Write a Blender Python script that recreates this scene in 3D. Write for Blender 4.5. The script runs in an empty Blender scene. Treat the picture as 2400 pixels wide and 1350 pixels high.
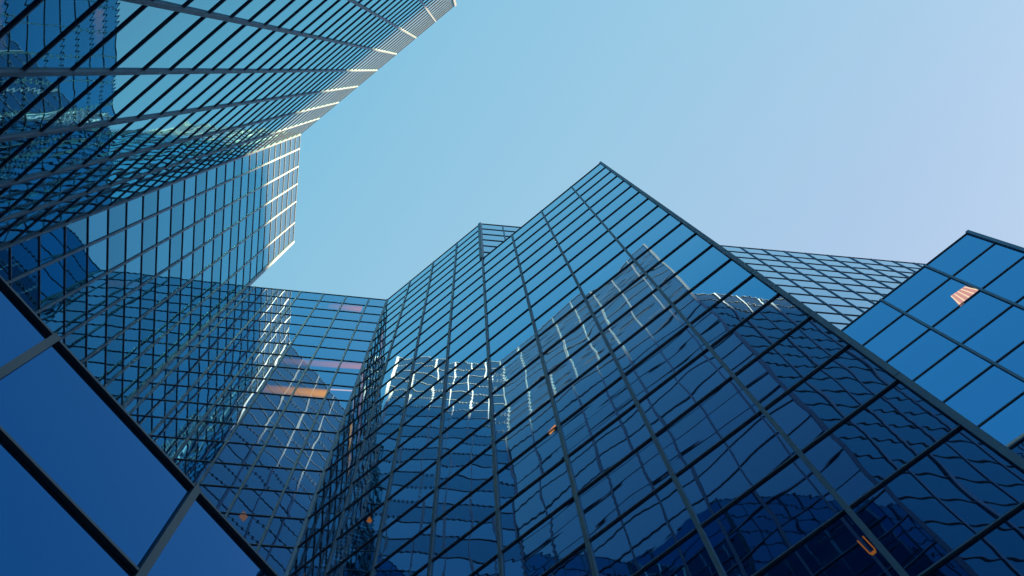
import bpy, math, random
from mathutils import Matrix, Vector
from mathutils.bvhtree import BVHTree

SC = bpy.context.scene
COL = SC.collection
S = 1.5            # metres per plan module
EYE = 1.6          # camera height in metres
FPX, WPX, HPX = 2106.8, 2400.0, 1350.0

# ------------------------------------------------------------------ camera
def rot3(a, b, g):
    Rx = Matrix(((1, 0, 0), (0, math.cos(a), -math.sin(a)), (0, math.sin(a), math.cos(a))))
    Ry = Matrix(((math.cos(b), 0, math.sin(b)), (0, 1, 0), (-math.sin(b), 0, math.cos(b))))
    Rz = Matrix(((math.cos(g), -math.sin(g), 0), (math.sin(g), math.cos(g), 0), (0, 0, 1)))
    return Rx @ Ry @ Rz
W2C = rot3(0.2381, -0.0442, 0.1148) @ Matrix(((1, 0, 0), (0, -1, 0), (0, 0, 1)))
CAMPOS = Vector((0, 0, EYE))
cd = bpy.data.cameras.new('camera')
cam = bpy.data.objects.new('camera', cd)
COL.objects.link(cam)
cd.sensor_width = 36.0
cd.lens = FPX / WPX * 36.0
cd.clip_start, cd.clip_end = 0.05, 5000
m3 = (Matrix(((1, 0, 0), (0, -1, 0), (0, 0, -1))) @ W2C).transposed()
cam.matrix_world = Matrix.Translation(CAMPOS) @ m3.to_4x4()
SC.camera = cam
SC.view_settings.view_transform = 'Standard'
SC.view_settings.look = 'None'
SC.view_settings.gamma = 1.0
SC.view_settings.exposure = 2.8
cy = SC.cycles
cy.max_bounces = 10
cy.glossy_bounces = 9
cy.diffuse_bounces = 3
cy.blur_glossy = 1.0
cy.caustics_reflective = True
cy.sample_clamp_indirect = 6.0
cy.sample_clamp_direct = 0.0

def project(p):
    q = W2C @ (Vector(p) - CAMPOS)
    if q.z < 0.2: return None
    return (1200 + FPX * q.x / q.z, 675 + FPX * q.y / q.z)

# ------------------------------------------------------------------ sky and sun
SUN_AZ, SUN_EL = 10.0, 44.0
wd = bpy.data.worlds.new('World')
SC.world = wd
wd.use_nodes = True
nt = wd.node_tree
nt.nodes.clear()
def N(nt, kind, **kw):
    n = nt.nodes.new(kind)
    for k, v in kw.items(): setattr(n, k, v)
    return n
def VM(nt, op, a, b=None, scale=None):
    n = N(nt, 'ShaderNodeVectorMath', operation=op)
    for i, x in enumerate((a, b)):
        if x is None: continue
        if isinstance(x, tuple): n.inputs[i].default_value = x
        else: nt.links.new(x, n.inputs[i])
    if scale is not None:
        if isinstance(scale, (int, float)): n.inputs['Scale'].default_value = scale
        else: nt.links.new(scale, n.inputs['Scale'])
    return n.outputs['Value'] if op in ('DOT_PRODUCT', 'LENGTH') else n.outputs['Vector']
def MT(nt, op, a, b=None, c=None):
    n = N(nt, 'ShaderNodeMath', operation=op)
    for i, x in enumerate((a, b, c)):
        if x is None: continue
        if isinstance(x, (int, float)): n.inputs[i].default_value = x
        else: nt.links.new(x, n.inputs[i])
    return n.outputs[0]
def MIX(nt, f, a, b, blend='MIX'):
    n = N(nt, 'ShaderNodeMix', data_type='RGBA', blend_type=blend)
    for s, x in ((0, f), (6, a), (7, b)):
        if isinstance(x, (int, float)): n.inputs[s].default_value = x
        elif isinstance(x, tuple): n.inputs[s].default_value = x
        else: nt.links.new(x, n.inputs[s])
    return n.outputs[2]
sky = N(nt, 'ShaderNodeTexSky', sky_type='NISHITA', sun_disc=False)
sky.sun_elevation = math.radians(SUN_EL)
sky.sun_rotation = math.radians(90 - SUN_AZ)
sky.air_density, sky.dust_density, sky.ozone_density = 1.0, 0.6, 1.5
tc = N(nt, 'ShaderNodeTexCoord')
dirv = VM(nt, 'NORMALIZE', tc.outputs['Generated'])
# hazy daylight: the sky pales from the upper left towards the sun on the right
dot = VM(nt, 'DOT_PRODUCT', dirv, (math.cos(math.radians(-30)), math.sin(math.radians(-30)), 0.0))
ramp = N(nt, 'ShaderNodeValToRGB')
el = ramp.color_ramp.elements
SKYCOL = [(0.0, (0.05, 0.38, 0.70)), (0.33, (0.08, 0.47, 0.75)), (0.41, (0.185, 0.55, 0.78)), (0.45, (0.24, 0.57, 0.78)), (0.49, (0.285, 0.585, 0.78)),
          (0.57, (0.34, 0.61, 0.80)), (0.645, (0.39, 0.605, 0.805)), (0.71, (0.435, 0.595, 0.815)), (1.0, (0.70, 0.68, 0.84))]
while len(el) < len(SKYCOL): el.new(0.5)
for e, (ps, c) in zip(el, SKYCOL):
    e.position = ps; e.color = (*c, 1)
nt.links.new(MT(nt, 'MULTIPLY_ADD', dot, 0.5, 0.5), ramp.inputs['Fac'])
bg = N(nt, 'ShaderNodeBackground')
bg.inputs['Strength'].default_value = 0.05
tint = MIX(nt, 1.0, sky.outputs['Color'], (0.36, 0.46, 0.40, 1), 'MULTIPLY')
grad = MIX(nt, 1.0, ramp.outputs['Color'], (3.0, 3.03, 3.05, 1), 'MULTIPLY')
nt.links.new(MIX(nt, 0.85, tint, grad), bg.inputs['Color'])
nt.links.new(bg.outputs[0], N(nt, 'ShaderNodeOutputWorld').inputs[0])

sd = bpy.data.lights.new('sun', 'SUN')
sd.energy = 5.0
sd.angle = math.radians(0.5)
sd.color = (1.0, 0.58, 0.27)
sun = bpy.data.objects.new('sun', sd)
COL.objects.link(sun)
sdir = Vector((math.cos(math.radians(SUN_EL)) * math.cos(math.radians(SUN_AZ)),
               math.cos(math.radians(SUN_EL)) * math.sin(math.radians(SUN_AZ)), math.sin(math.radians(SUN_EL))))
sun.rotation_euler = sdir.to_track_quat('Z', 'Y').to_euler()
sun.location = (30, 10, 140)

# ------------------------------------------------------------------ materials
def new_mat(name):
    m = bpy.data.materials.new(name)
    m.use_nodes = True
    m.node_tree.nodes.clear()
    return m, m.node_tree
def principled(name, col, rough, metallic=0.0, noise=0.0, scale=1.0):
    m, t = new_mat(name)
    b = N(t, 'ShaderNodeBsdfPrincipled')
    b.inputs['Base Color'].default_value = (*col, 1)
    b.inputs['Roughness'].default_value = rough
    b.inputs['Metallic'].default_value = metallic
    if noise:
        n = N(t, 'ShaderNodeTexNoise'); n.inputs['Scale'].default_value = scale; n.inputs['Detail'].default_value = 5
        g = N(t, 'ShaderNodeNewGeometry'); t.links.new(g.outputs['Position'], n.inputs['Vector'])
        f = MT(t, 'MULTIPLY_ADD', n.outputs['Fac'], 2 * noise, 1 - noise)
        c = VM(t, 'SCALE', tuple(col), None, f)
        t.links.new(c, b.inputs['Base Color'])
        t.links.new(MT(t, 'MULTIPLY_ADD', n.outputs['Fac'], 0.2, rough - 0.1), b.inputs['Roughness'])
    t.links.new(b.outputs[0], N(t, 'ShaderNodeOutputMaterial').inputs[0])
    return m

def glass_mat(name, f0a, f0b, f90, body, power, wav=1.0):
    """coated blue curtain wall glass: every pane has its own tilt, slow waviness and roller wave"""
    m, t = new_mat(name)
    at = N(t, 'ShaderNodeAttribute', attribute_name='pane')
    sep = N(t, 'ShaderNodeSeparateColor'); t.links.new(at.outputs['Color'], sep.inputs[0])
    tu, tv, wv = sep.outputs[0], sep.outputs[1], sep.outputs[2]
    kind = at.outputs['Alpha']
    g = N(t, 'ShaderNodeNewGeometry')
    P, NN = g.outputs['Position'], g.outputs['True Normal']
    T = VM(t, 'NORMALIZE', VM(t, 'CROSS_PRODUCT', (0, 0, 1), NN))
    off = VM(t, 'SCALE', at.outputs['Vector'], None, 61.0)
    Q = VM(t, 'ADD', P, off)
    nz = N(t, 'ShaderNodeTexNoise'); nz.inputs['Scale'].default_value = 0.55; nz.inputs['Detail'].default_value = 1.5
    t.links.new(Q, nz.inputs['Vector'])
    ns = N(t, 'ShaderNodeSeparateColor'); t.links.new(nz.outputs['Color'], ns.inputs[0])
    u = VM(t, 'DOT_PRODUCT', P, T)
    pz = N(t, 'ShaderNodeSeparateXYZ'); t.links.new(P, pz.inputs[0])
    ph = MT(t, 'MULTIPLY', tu, 50.0)
    roll = MT(t, 'MULTIPLY', MT(t, 'SINE', MT(t, 'MULTIPLY_ADD', u, 30.0, ph)), wv)
    roll2 = MT(t, 'MULTIPLY', MT(t, 'SINE', MT(t, 'MULTIPLY_ADD', pz.outputs[2], 24.0, ph)), MT(t, 'SUBTRACT', 1.0, wv))
    def slope(tilt, noise, roller):
        s = MT(t, 'MULTIPLY', MT(t, 'SUBTRACT', tilt, 0.5), 0.0085 * wav)
        s = MT(t, 'MULTIPLY_ADD', MT(t, 'SUBTRACT', noise, 0.5), MT(t, 'MULTIPLY_ADD', tv, 0.016 * wav, 0.006 * wav), s)
        return MT(t, 'MULTIPLY_ADD', roller, 0.0015 * wav, s)
    su = slope(tu, ns.outputs[0], roll)
    sv = slope(tv, ns.outputs[1], roll2)
    nn = VM(t, 'ADD', NN, VM(t, 'SCALE', T, None, su))
    nn = VM(t, 'NORMALIZE', VM(t, 'ADD', nn, VM(t, 'SCALE', (0, 0, 1), None, sv)))
    lw = N(t, 'ShaderNodeLayerWeight'); lw.inputs['Blend'].default_value = 0.5
    fr = MT(t, 'POWER', lw.outputs['Facing'], power)
    f0 = MIX(t, kind, (*f0a, 1), (*f0b, 1))
    col = MIX(t, fr, f0, (*f90, 1))
    gl = N(t, 'ShaderNodeBsdfGlossy'); gl.inputs['Roughness'].default_value = 0.012
    t.links.new(col, gl.inputs['Color']); t.links.new(nn, gl.inputs['Normal'])
    df = N(t, 'ShaderNodeBsdfDiffuse')
    dust = MT(t, 'MULTIPLY', MT(t, 'POWER', lw.outputs['Facing'], 8.0), 0.08)      # thin film of dust, strongest at a glancing view
    t.links.new(VM(t, 'ADD', tuple(body), VM(t, 'SCALE', (1.0, 0.95, 0.92), None, dust)), df.inputs['Color'])
    add = N(t, 'ShaderNodeAddShader')
    t.links.new(gl.outputs[0], add.inputs[0]); t.links.new(df.outputs[0], add.inputs[1])
    t.links.new(add.outputs[0], N(t, 'ShaderNodeOutputMaterial').inputs[0])
    return m

def lamp_mat(name, col, strength):
    m, t = new_mat(name)
    e = N(t, 'ShaderNodeEmission'); e.inputs[0].default_value = (*col, 1); e.inputs[1].default_value = strength
    t.links.new(e.outputs[0], N(t, 'ShaderNodeOutputMaterial').inputs[0])
    return m

M_FRAME = principled('anodised_aluminium', (0.140, 0.235, 0.345), 0.58, 0.48, 0.10, 3.0)
M_FRAME_D = principled('dark_anodised_aluminium', (0.065, 0.115, 0.165), 0.5, 0.0, 0.10, 3.0)
M_WALL = principled('dark_back_pan', (0.012, 0.02, 0.035), 0.8)
M_GROUND = principled('plaza_paving', (0.025, 0.03, 0.04), 0.9, 0.0, 0.25, 0.6)
M_GLASS = glass_mat('blue_coated_glass', (0.13, 0.27, 0.50), (0.14, 0.285, 0.52), (0.82, 1.0, 1.0), (0.003, 0.010, 0.018), 3.5)
M_GLASS_T = glass_mat('blue_tower_glass', (0.009, 0.083, 0.165), (0.030, 0.135, 0.24), (0.45, 0.91, 1.0), (0.003, 0.010, 0.018), 2.5)
M_GLASS_B = glass_mat('banded_blue_glass', (0.006, 0.055, 0.14), (0.036, 0.145, 0.26), (0.25, 0.81, 1.0), (0.003, 0.011, 0.017), 3.0)
M_GLASS_W = glass_mat('dark_teal_glass', (0.008, 0.085, 0.17), (0.010, 0.095, 0.18), (0.30, 0.60, 0.70), (0.003, 0.010, 0.016), 4.0)
M_GLASS_D = glass_mat('deep_blue_glass', (0.008, 0.085, 0.25), (0.008, 0.085, 0.25), (0.35, 0.6, 0.8), (0.003, 0.010, 0.02), 4.0)

# ------------------------------------------------------------------ geometry helpers
def mesh_obj(name, verts, faces, mat, parent=None, attr=None, smooth=False):
    me = bpy.data.meshes.new(name)
    me.from_pydata([tuple(v) for v in verts], [], faces)
    me.materials.append(mat)
    if attr is not None:
        a = me.attributes.new('pane', 'FLOAT_COLOR', 'FACE')
        a.data.foreach_set('color', [x for f in attr for x in f])
    me.update()
    o = bpy.data.objects.new(name, me)
    COL.objects.link(o)
    if parent is not None:
        o.parent = parent
        o.matrix_parent_inverse = parent_inv(parent)
    return o
def parent_inv(p):
    loc = Matrix.Translation(p.location)
    if p.parent is not None: loc = Matrix.Identity(4)
    return loc.inverted()
def W(x, y, z):                     # plan units above the eye -> metres
    return Vector((x * S, y * S, z * S + EYE))
def box_vf(o, t, n, u0, u1, d0, d1, z0, z1):
    """box along tangent t (u), outward normal n (d) and height"""
    v = []
    for z in (z0, z1):
        for (u, d) in ((u0, d0), (u1, d0), (u1, d1), (u0, d1)):
            v.append(W(o[0] + t[0] * u + n[0] * d, o[1] + t[1] * u + n[1] * d, z))
    f = [(0, 3, 2, 1), (4, 5, 6, 7), (0, 1, 5, 4), (1, 2, 6, 5), (2, 3, 7, 6), (3, 0, 4, 7)]
    # make sure faces point outwards whatever the handedness of (t, n)
    if t[0] * n[1] - t[1] * n[0] < 0: f = [tuple(reversed(q)) for q in f]
    return v, f
def merge(parts):
    V, F = [], []
    for v, f in parts:
        k = len(V); V += v; F += [tuple(i + k for i in q) for q in f]
    return V, F
def clip_area(quad):
    pts = [project(p) for p in quad]
    if any(p is None for p in pts): return 0.0
    for ax, lim, sg in ((0, 0, 1), (0, WPX, -1), (1, 0, 1), (1, HPX, -1)):
        out = []
        for i in range(len(pts)):
            a, b = pts[i], pts[(i + 1) % len(pts)]
            da, db = sg * (a[ax] - lim), sg * (b[ax] - lim)
            if da >= 0: out.append(a)
            if da * db < 0:
                k = da / (da - db); out.append((a[0] + (b[0] - a[0]) * k, a[1] + (b[1] - a[1]) * k))
        pts = out
        if len(pts) < 3: return 0.0
    return abs(sum(pts[i][0] * pts[(i + 1) % len(pts)][1] - pts[(i + 1) % len(pts)][0] * pts[i][1] for i in range(len(pts)))) / 2

def ra(v, a): return (v[0] * math.cos(a) - v[1] * math.sin(a), v[0] * math.sin(a) + v[1] * math.cos(a))
def along(o, d, k): return (o[0] + d[0] * k, o[1] + d[1] * k)
def inset(poly, e):                 # counter-clockwise polygon
    out = []
    n = len(poly)
    for i in range(n):
        p0, p1, p2 = Vector(poly[i - 1]), Vector(poly[i]), Vector(poly[(i + 1) % n])
        a, b = (p1 - p0).normalized(), (p2 - p1).normalized()
        na, nb = Vector((-a.y, a.x)), Vector((-b.y, b.x))
        q = na + nb
        out.append(tuple(p1 + q * (e / max(0.2, q.dot(na)))))
    return out
CORES = []                          # world-space faces used to tell which panes are hidden
def prism(poly, z0, z1):
    n = len(poly)
    v = [W(x, y, z0) for x, y in poly] + [W(x, y, z1) for x, y in poly]
    f = [tuple(reversed(range(n))), tuple(range(n, 2 * n))] + [(i, (i + 1) % n, n + (i + 1) % n, n + i) for i in range(n)]
    return v, f

GZ = -EYE / S                       # ground level in plan units
H = 1.2512                          # transom spacing
w8 = 1.3426                         # bay of the diagonal faces
MW, MP = 0.056, 0.030               # mullion width, projection
TH, TP = 0.020, 0.019               # transom height, projection
r2 = 0.5 ** 0.5
A0 = (-8.7551, -4.3971); dA = (r2, r2); A8 = along(A0, dA, 8 * w8); ZA = 49.3143
dB = ra((0, 1), -0.0063); B6 = along(A0, dB, -5.9458)
C0 = (-2.6645, -10.2868); dC = ra((r2, r2), 0.0131); C4 = along(C0, dC, 4 * w8); C8 = along(C0, dC, 8 * w8)
ZT, ZM = 38.8013, 38.8013 - 6 * H
dE = ra((1, 0), 0.0013)
F0 = (12.6806, -6.1752); dF = ra((1, 0), 0.0154)
G0 = (12.5762, -2.4295); dG = ra((r2, r2), 0.0279); ZG = 21.31
kD = H / (12 - 9.7868)
dD = ra((r2, -r2), -0.0293); D0 = (-5.2629 * kD, -4.1919 * kD); wD = 2.8461 * kD; ZD = 12 * kD

class Building:
    def __init__(self, name, label, cat, base):
        e = bpy.data.objects.new(name, None)
        COL.objects.link(e)
        e.location = Vector((base[0] * S, base[1] * S, 0))
        e.empty_display_size = 2
        e['label'] = label; e['category'] = cat
        self.e = e
        self.panes, self.trans, self.mull = [], [], []
        self.frame = M_FRAME
        self.rng = random.Random(len(name) * 7 + int(base[0] * 13))
    def core(self, poly, z1, e=0.085, name='wall', z0=GZ - 0.05):
        v, f = prism(inset(poly, e), z0, z1 - 0.03)
        CORES.append((v, f))
        mesh_obj(name, v, f, M_WALL, self.e)
    def facade(self, o, t, n, us, z1, zlow=GZ, mat=None, mull_w=MW, spandrel=0, tp=TP, th=TH, mp=MP, band=1.0):
        mat = mat or M_GLASS
        L = us[-1]
        zs = []
        z = z1
        while z > zlow + 0.4: zs.append(z); z -= H
        zs.append(zlow)
        for k, z in enumerate(zs[:-1]):
            zt = z - 0.0
            bx = box_vf(o, t, n, us[0], L, -0.06, tp, zt - th, zt)
            q = [W(o[0] + t[0] * u + n[0] * tp, o[1] + t[1] * u + n[1] * tp, zz) for u, zz in ((us[0], z - 0.08), (L, z - 0.08), (L, z), (us[0], z))]
            mid = [W(o[0] + t[0] * u + n[0] * 0.2, o[1] + t[1] * u + n[1] * 0.2, z) for u in [us[0] + (L - us[0]) * i / 6 for i in range(7)]]
            self.trans.append((bx, clip_area(q), mid))
            z2 = zs[k + 1]
            for i in range(len(us) - 1):
                u0, u1 = us[i] + 0.012, us[i + 1] - 0.012
                bx = box_vf(o, t, n, u0, u1, -0.035, -0.007, z2 + 0.004, z - th - 0.004)
                q = [W(o[0] + t[0] * u, o[1] + t[1] * u, zz) for u, zz in ((u0, z2), (u1, z2), (u1, z), (u0, z))]
                c = [W(o[0] + t[0] * u + n[0] * 0.2, o[1] + t[1] * u + n[1] * 0.2, zz) for u, zz in
                     (((u0 + u1) / 2, (z + z2) / 2), (u0 + .1, z2 + .1), (u1 - .1, z - .1), (u0 + .1, z - .1), (u1 - .1, z2 + .1))]
                r = self.rng
                wv = 1.0 if (k + spandrel) % 2 else r.choice((0.0, 0.25, 0.6))
                at = (r.random(), r.random(), wv, float((k + spandrel) % 2) * band)
                self.panes.append((bx, clip_area(q), c, mat, at))
        for i, u in enumerate(us):
            if i in (0, len(us) - 1): continue
            bx = box_vf(o, t, n, u - mull_w / 2, u + mull_w / 2, -0.06, mp, zlow, z1 + 0.012)
            self.mull.append(bx)
    def post(self, p, t, n, wd, z1, proj=0.06, z0=GZ, mat=None):
        segs, z = [], z1 + 0.02                      # cover caps two storeys tall with open joints
        while z > z0:
            zz = max(z0, z - 2 * H)
            segs.append(box_vf(p, t, n, -wd / 2, wd / 2, -0.10, proj, zz + (0.012 if zz > z0 else 0), z)); z = zz
        v, f = merge(segs)
        mesh_obj('corner_post', v, f, mat or self.frame, self.e)
    def build(self, bvh, limit=100):
        for bx in self.mull: mesh_obj('mullion', *bx, self.frame, self.e)
        def seen(pts):
            for p in pts:
                px = project(p)
                if px is None or not (-20 < px[0] < WPX + 20 and -20 < px[1] < HPX + 20): continue
                d = p - CAMPOS; ln = d.length
                hit = bvh.ray_cast(CAMPOS, d / ln, ln - 0.35)
                if hit[0] is None: return True
            return False
        ts = sorted(self.trans, key=lambda q: -(q[1] if seen(q[2]) else 0))
        nv = sum(1 for q in ts if q[1] > 0 and seen(q[2]))
        k = min(limit, nv)
        for q in ts[:k]: mesh_obj('transom', *q[0], self.frame, self.e)
        if ts[k:]:
            o = mesh_obj('transom', *merge([q[0] for q in ts[k:]]), self.frame, self.e); o['kind'] = 'stuff'
        ps = sorted(self.panes, key=lambda q: -(q[1] if seen(q[2]) else 0))
        nv = sum(1 for q in ps if q[1] > 0 and seen(q[2]))
        k = min(limit, nv)
        for q in ps[:k]: mesh_obj('window_pane', *q[0], q[3], self.e, [q[4]] * 6)
        rest = {}
        for q in ps[k:]: rest.setdefault(q[3].name, []).append(q)
        for nm, qs in rest.items():
            o = mesh_obj('window_pane', *merge([q[0] for q in qs]), qs[0][3], self.e, [q[4] for q in qs for _ in range(6)])
            o['kind'] = 'stuff'

# ------------------------------------------------------------------ ground
def ground():
    n = 24; R = 2500
    v = [(R * math.cos(2 * math.pi * i / n), R * math.sin(2 * math.pi * i / n), 0) for i in range(n)]
    o = mesh_obj('ground', v, [tuple(range(n))], M_GROUND)
    o['kind'] = 'structure'; o['label'] = 'dark paved plaza between the glass towers'
ground()

# ------------------------------------------------------------------ the tall tower on the left
def right_of(t): return (t[1], -t[0])
def left_of(t): return (-t[1], t[0])
def neg(t): return (-t[0], -t[1])
T1 = Building('glass_tower', 'tall blue glass tower at upper left, its top rows lit pale by sun', 'skyscraper', A0)
T1.core([B6, A0, A8, (-7, 9.1), (-25, 9.1), (-25, B6[1])], ZA)
W12 = (A8[0], A8[1] + 14)
T1.core([A8, W12, (-9, W12[1]), (-9, 9)], ZT)
T1.facade(A0, dA, right_of(dA), [i * w8 for i in range(9)], ZA, mat=M_GLASS_T, band=0.3, mull_w=0.076, th=0.030)
T1.facade(A0, neg(dB), right_of(dB), [0, .7638, 1.7216, 2.6758, 3.644, 4.8126, 5.9458], ZA, mat=M_GLASS_B, mull_w=0.062, th=0.026)
T1.facade(A8, (0, 1), (1, 0), [float(i) for i in range(15)], ZT, mat=M_GLASS_W, mull_w=0.075)
bis = ra(dA, -math.radians(67.5))
T1.post(A0, left_of(bis), bis, 0.07, ZA, 0.05)
T1.post(along(A8, dA, -0.02), dA, right_of(dA), 0.12, ZA)
T1.post(along(B6, dB, 0.05), dB, right_of(dB), 0.14, ZA)

# ------------------------------------------------------------------ the stepped tower in the middle
T2 = Building('glass_tower', 'stepped blue glass tower in the middle, its broad face mirroring the tower opposite', 'skyscraper', C0)
E_L = -8.9
E7 = along(C0, dE, E_L - C0[0])
fk = -11.5728
FL = along(F0, dF, fk); FR = along(F0, dF, 40)
T2.core([E7, C0, C4, FR, (FR[0], -30), (E7[0], -30)][::-1] if False else [(E7[0], -30), (FR[0], -30), FR, C4, C0, E7], ZT)
finM = [C4, (C4[0] - 0.3, C4[1] - 1.0), (C8[0], C4[1] - 1.0), C8]
T2.core(finM, ZM)
Elen = C0[0] - E_L
T2.facade(C0, neg(dE), left_of(dE), [0, .7749, 1.7749, 2.7749, 3.7749, 4.7749, 5.7749, Elen], ZT)
T2.facade(C0, dC, left_of(dC), [i * w8 for i in range(5)], ZT)
T2.facade(C4, dC, left_of(dC), [i * w8 for i in range(5)], ZM)
c4f = ((F0[0] - C4[0]) * dF[0] + (F0[1] - C4[1]) * dF[1])
T2.facade(C4, dF, left_of(dF), [0, 0.97, 1.97, 2.97, 3.97] + [c4f + k for k in range(-6, 36)], ZT, mull_w=0.042, tp=0.020, th=0.02)
bis2 = ra(dC, math.radians(112.5))
T2.post(C0, left_of(bis2), bis2, 0.07, ZT, 0.05)
T2.post(along(C4, dC, -0.03), dC, left_of(dC), 0.14, ZT, z0=ZM + 0.02)
T2.mull.append(box_vf(C4, dC, left_of(dC), -MW / 2, MW / 2, -0.06, MP, GZ, ZM + 0.012))
T2.post(along(C8, dC, -0.03), dC, left_of(dC), 0.075, ZM, proj=0.045)

# ------------------------------------------------------------------ the lower tower on the right
T3 = Building('glass_tower', 'lower blue glass tower at right edge with large square panes and one lit ceiling', 'office building', G0)
Gb = along(G0, dG, -6.2)
T3.core([Gb, (G0[0], Gb[1]), G0], ZG)
T3.facade(G0, neg(dG), left_of(dG), [i * w8 for i in range(5)] + [6.1], ZG)
T3.post(along(G0, dG, -0.05), dG, left_of(dG), 0.085, ZG, proj=0.045)

# ------------------------------------------------------------------ low glass block at lower left
T4 = Building('glass_pavilion', 'low dark blue glass block in the lower left corner with huge panes', 'glass building', D0)
T4.frame = M_FRAME_D
dl, dr = -1.62, 2.75
Da, Db = along(D0, dD, dl * wD), along(D0, dD, dr * wD)
back = right_of(dD)
T4.core([Da, along(Da, back, 1.3), along(Db, back, 1.3), Db], ZD)
T4.facade(Da, dD, left_of(dD), [0] + [(j - dl) * wD for j in range(-1, 3)] + [(dr - dl) * wD], ZD, mat=M_GLASS_D, mull_w=0.064, tp=0.030, th=0.026, mp=0.04)

# ------------------------------------------------------------------ roof corner at the far right edge
T5 = Building('glass_wing', 'small roof corner with a pale edge at the right border below the glass tower', 'building', (7.1, -3.7))
K0 = (6.3, -4.47); dK = (r2, r2)
T5.core([K0, along(K0, right_of(dK), 2.5), along(along(K0, dK, 4), right_of(dK), 2.5), along(K0, dK, 4)], 10.0)
T5.facade(K0, dK, left_of(dK), [0, 1.34, 2.68, 4.0], 10.0)

# ------------------------------------------------------------------ lit rooms seen through the panes, plus painted sun reflections
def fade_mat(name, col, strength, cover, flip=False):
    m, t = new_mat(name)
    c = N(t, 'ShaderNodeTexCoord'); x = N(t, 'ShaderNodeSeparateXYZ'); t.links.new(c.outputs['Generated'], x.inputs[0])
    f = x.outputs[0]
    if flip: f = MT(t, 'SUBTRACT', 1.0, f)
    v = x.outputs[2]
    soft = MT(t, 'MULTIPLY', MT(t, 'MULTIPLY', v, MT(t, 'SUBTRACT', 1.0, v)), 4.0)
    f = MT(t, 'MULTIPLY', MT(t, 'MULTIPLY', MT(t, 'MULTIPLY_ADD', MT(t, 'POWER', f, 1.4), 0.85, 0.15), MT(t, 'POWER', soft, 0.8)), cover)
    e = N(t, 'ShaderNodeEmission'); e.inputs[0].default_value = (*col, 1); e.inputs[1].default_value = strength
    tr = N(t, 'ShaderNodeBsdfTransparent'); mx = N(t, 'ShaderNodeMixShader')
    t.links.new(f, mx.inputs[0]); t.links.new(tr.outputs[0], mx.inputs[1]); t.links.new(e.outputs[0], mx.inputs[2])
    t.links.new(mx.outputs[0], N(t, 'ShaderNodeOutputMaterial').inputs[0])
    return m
def on_face(bld, name, o, t, n, quads, mat, d0=-0.006, d1=-0.003):
    parts = []
    for q in quads:
        v = [W(o[0] + t[0] * u + n[0] * d, o[1] + t[1] * u + n[1] * d, z) for d in (d0, d1) for u, z in q]
        k = len(q)
        f = [tuple(range(k))[::-1], tuple(range(k, 2 * k))] + [(i, (i + 1) % k, k + (i + 1) % k, k + i) for i in range(k)]
        parts.append((v, f))
    return mesh_obj(name, *merge(parts), mat, bld.e)
M_ORANGE = fade_mat('sun_reflection_orange', (1.0, 0.46, 0.16), 0.13, 0.45)  # orange sunlight reflected onto the panes, painted as emission
M_PINK = fade_mat('sun_reflection_pink', (0.80, 0.48, 0.62), 0.10, 0.34)  # pink reflected sunlight, likewise put into emission
M_SALMON = lamp_mat('lit_ceiling_salmon', (0.80, 0.40, 0.36), 0.12)
M_TUBE = lamp_mat('lamp_tube', (1.0, 0.78, 0.52), 0.15)
M_AMBER = lamp_mat('amber_lamp', (1.0, 0.34, 0.08), 0.03)
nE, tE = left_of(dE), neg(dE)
on_face(T2, 'ceiling_or_sun_patch', C0, tE, nE, [[(2.70, 27.05), (1.80, 27.08), (1.80, 26.33), (2.70, 26.30)], [(1.75, 27.08), (0.80, 27.12), (0.80, 26.38), (1.75, 26.33)]], M_ORANGE)  # painted sun reflection on the recessed face, no lit room behind
on_face(T2, 'ceiling_or_sun_patch', C0, tE, nE, [[(2.70, 29.72), (1.80, 29.78), (1.80, 29.15), (2.70, 29.08)], [(1.75, 29.78), (0.80, 29.90), (0.80, 29.25), (1.75, 29.15)], [(0.75, 29.90), (0.06, 29.98), (0.06, 29.32), (0.75, 29.25)]], M_PINK)  # painted pink sun reflection across three bays
on_face(T2, 'ceiling_or_sun_patch', C0, tE, nE, [[(2.3, 37.45), (1.80, 37.40), (1.80, 36.5), (2.3, 36.55)], [(1.75, 37.40), (0.9, 37.35), (0.9, 36.4), (1.75, 36.5)]], M_PINK)  # painted pink sun reflection near the roof
on_face(T2, 'lamp_or_reflection', C0, tE, nE, [[(0.735, 27.188), (0.06, 27.258), (0.06, 27.15), (0.735, 27.08)]], lamp_mat('pale_reflection', (0.7, 0.65, 0.85), 0.11))  # thin pale reflection painted as a glowing line, no lamp here
on_face(T2, 'ceiling_or_sun_patch', C0, tE, nE, [[(1.50, 18.66), (1.455, 18.95), (1.30, 18.66), (1.35, 18.45)]], lamp_mat('dim_peach_lamp', (0.8, 0.45, 0.38), 0.022))
nC = left_of(dC)
on_face(T2, 'lamp_or_reflection', C0, dC, nC, [[(2.185, 16.03), (2.255, 16.15), (2.364, 15.84), (2.303, 15.82)]], M_AMBER)
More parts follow.
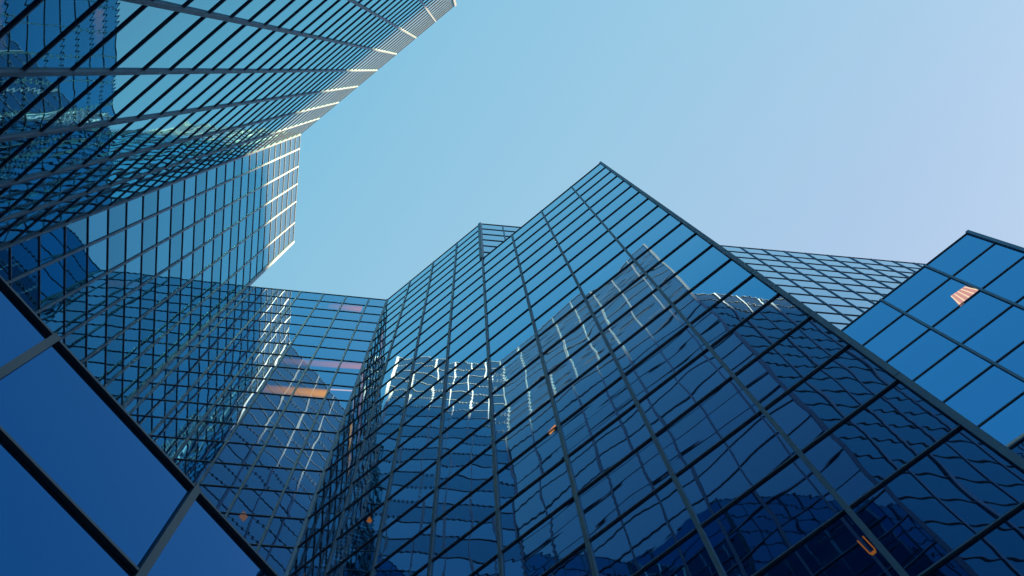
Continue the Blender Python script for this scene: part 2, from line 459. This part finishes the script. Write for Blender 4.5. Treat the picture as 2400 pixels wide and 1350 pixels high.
# a U shaped tube and a short one beside it
def tube(pts, hw):
    out = []
    for a, b in zip(pts[:-1], pts[1:]):
        d = Vector((b[0] - a[0], (b[1] - a[1]) * 0.22)).normalized(); nx = Vector((-d.y, d.x)) * hw
        out.append([(a[0] + nx.x, a[1] + nx.y / 0.22), (b[0] + nx.x, b[1] + nx.y / 0.22), (b[0] - nx.x, b[1] - nx.y / 0.22), (a[0] - nx.x, a[1] - nx.y / 0.22)])
    return out
on_face(T2, 'lamp_or_reflection', C4, dC, nC, [[(3.908, 7.069), (3.920, 7.070), (3.931, 6.845), (3.919, 6.840)], [(3.968, 7.075), (3.980, 7.076), (3.989, 6.845), (3.977, 6.845)], [(3.919, 6.838), (3.989, 6.843), (3.975, 6.800), (3.935, 6.797)]], M_AMBER)
on_face(T2, 'lamp_or_reflection', C4, dC, nC, tube([(4.032, 6.93), (4.048, 6.84), (4.035, 6.822)], 0.006), M_AMBER)
on_face(T2, 'ceiling_or_sun_patch', C4, dC, nC, [[(1.10, 13.83), (1.272, 13.915), (1.304, 13.80), (1.155, 13.68)]], lamp_mat('orange_lamp', (0.95, 0.40, 0.14), 0.09))
nG, tG = left_of(dG), neg(dG)
on_face(T3, 'ceiling_or_sun_patch', G0, tG, nG, [[(1.778, 19.387), (1.407, 19.341), (1.375, 18.849), (1.913, 18.771)]], M_SALMON)
br = []
for k in range(5):
    a = 1.79 - 0.085 * k; b = 1.885 - 0.125 * k
    br.append([(a, 19.37 - 0.01 * k), (a - 0.022, 19.37 - 0.01 * k), (b - 0.03, 18.80 + 0.015 * k), (b, 18.80 + 0.015 * k)])
on_face(T3, 'lamp_or_reflection', G0, tG, nG, br, M_TUBE, -0.003, -0.0015)

mesh_obj('parapet', *box_vf(K0, dK, left_of(dK), -0.02, 4.02, -0.10, 0.020, 10.004, 10.045),
         principled('pale_coping', (0.80, 0.78, 0.70), 0.6, 0.0, 0.1, 2.0), T5.e)

# ------------------------------------------------------------------ unseen tower added to shade the courtyard, roofline shaped to the shadow edge
def shade_tower():
    t, ta = math.tan(math.radians(SUN_EL)) , math.tan(math.radians(SUN_AZ))
    ca = math.cos(math.radians(SUN_AZ))
    X = 135.0
    prof = []
    def add(x, y, z): prof.append((y + (X - x) * ta, z + (X - x) / ca * t))
    zs = 0.778 * ZA
    add(A8[0] + 2.0, A8[1] + 2.0, zs)
    add(A8[0], A8[1], zs)
    add(A0[0] + 0.12, A0[1] - 0.1, zs)
    add(A0[0], A0[1] - 0.3, 41.1)
    add(B6[0], B6[1], 43.3)
    add(B6[0], B6[1] - 14, 44.5)
    prof.insert(0, (prof[0][0] + 16, prof[0][1]))
    front = [(X, y, GZ) for y, z in prof] + [(X, y, z) for y, z in prof]
    bk = [(X + 14, y, z) for _, y, z in front]
    n = len(prof); m = 2 * n
    v = [W(*p) for p in front + bk]
    f = []
    for i in range(n - 1):
        f += [(i, i + 1, n + i + 1, n + i), (m + i + 1, m + i, m + n + i, m + n + i + 1), (n + i, n + i + 1, m + n + i + 1, m + n + i)]
    f += [(0, n, m + n, m), (n - 1, m + n - 1, m + 2 * n - 1, 2 * n - 1)]
    e = bpy.data.objects.new('unseen_shade_tower', None); COL.objects.link(e)
    e.location = Vector((X * S, 0, 0))
    e['label'] = 'unseen tall tower beyond the right border, added to shade the courtyard'; e['category'] = 'skyscraper'
    mesh_obj('wall', v, f, M_WALL, e)
shade_tower()

# ------------------------------------------------------------------ build
V, F = merge(CORES)
BVH = BVHTree.FromPolygons([tuple(v) for v in V], F)
for b in (T1, T2, T3, T4, T5): b.build(BVH)
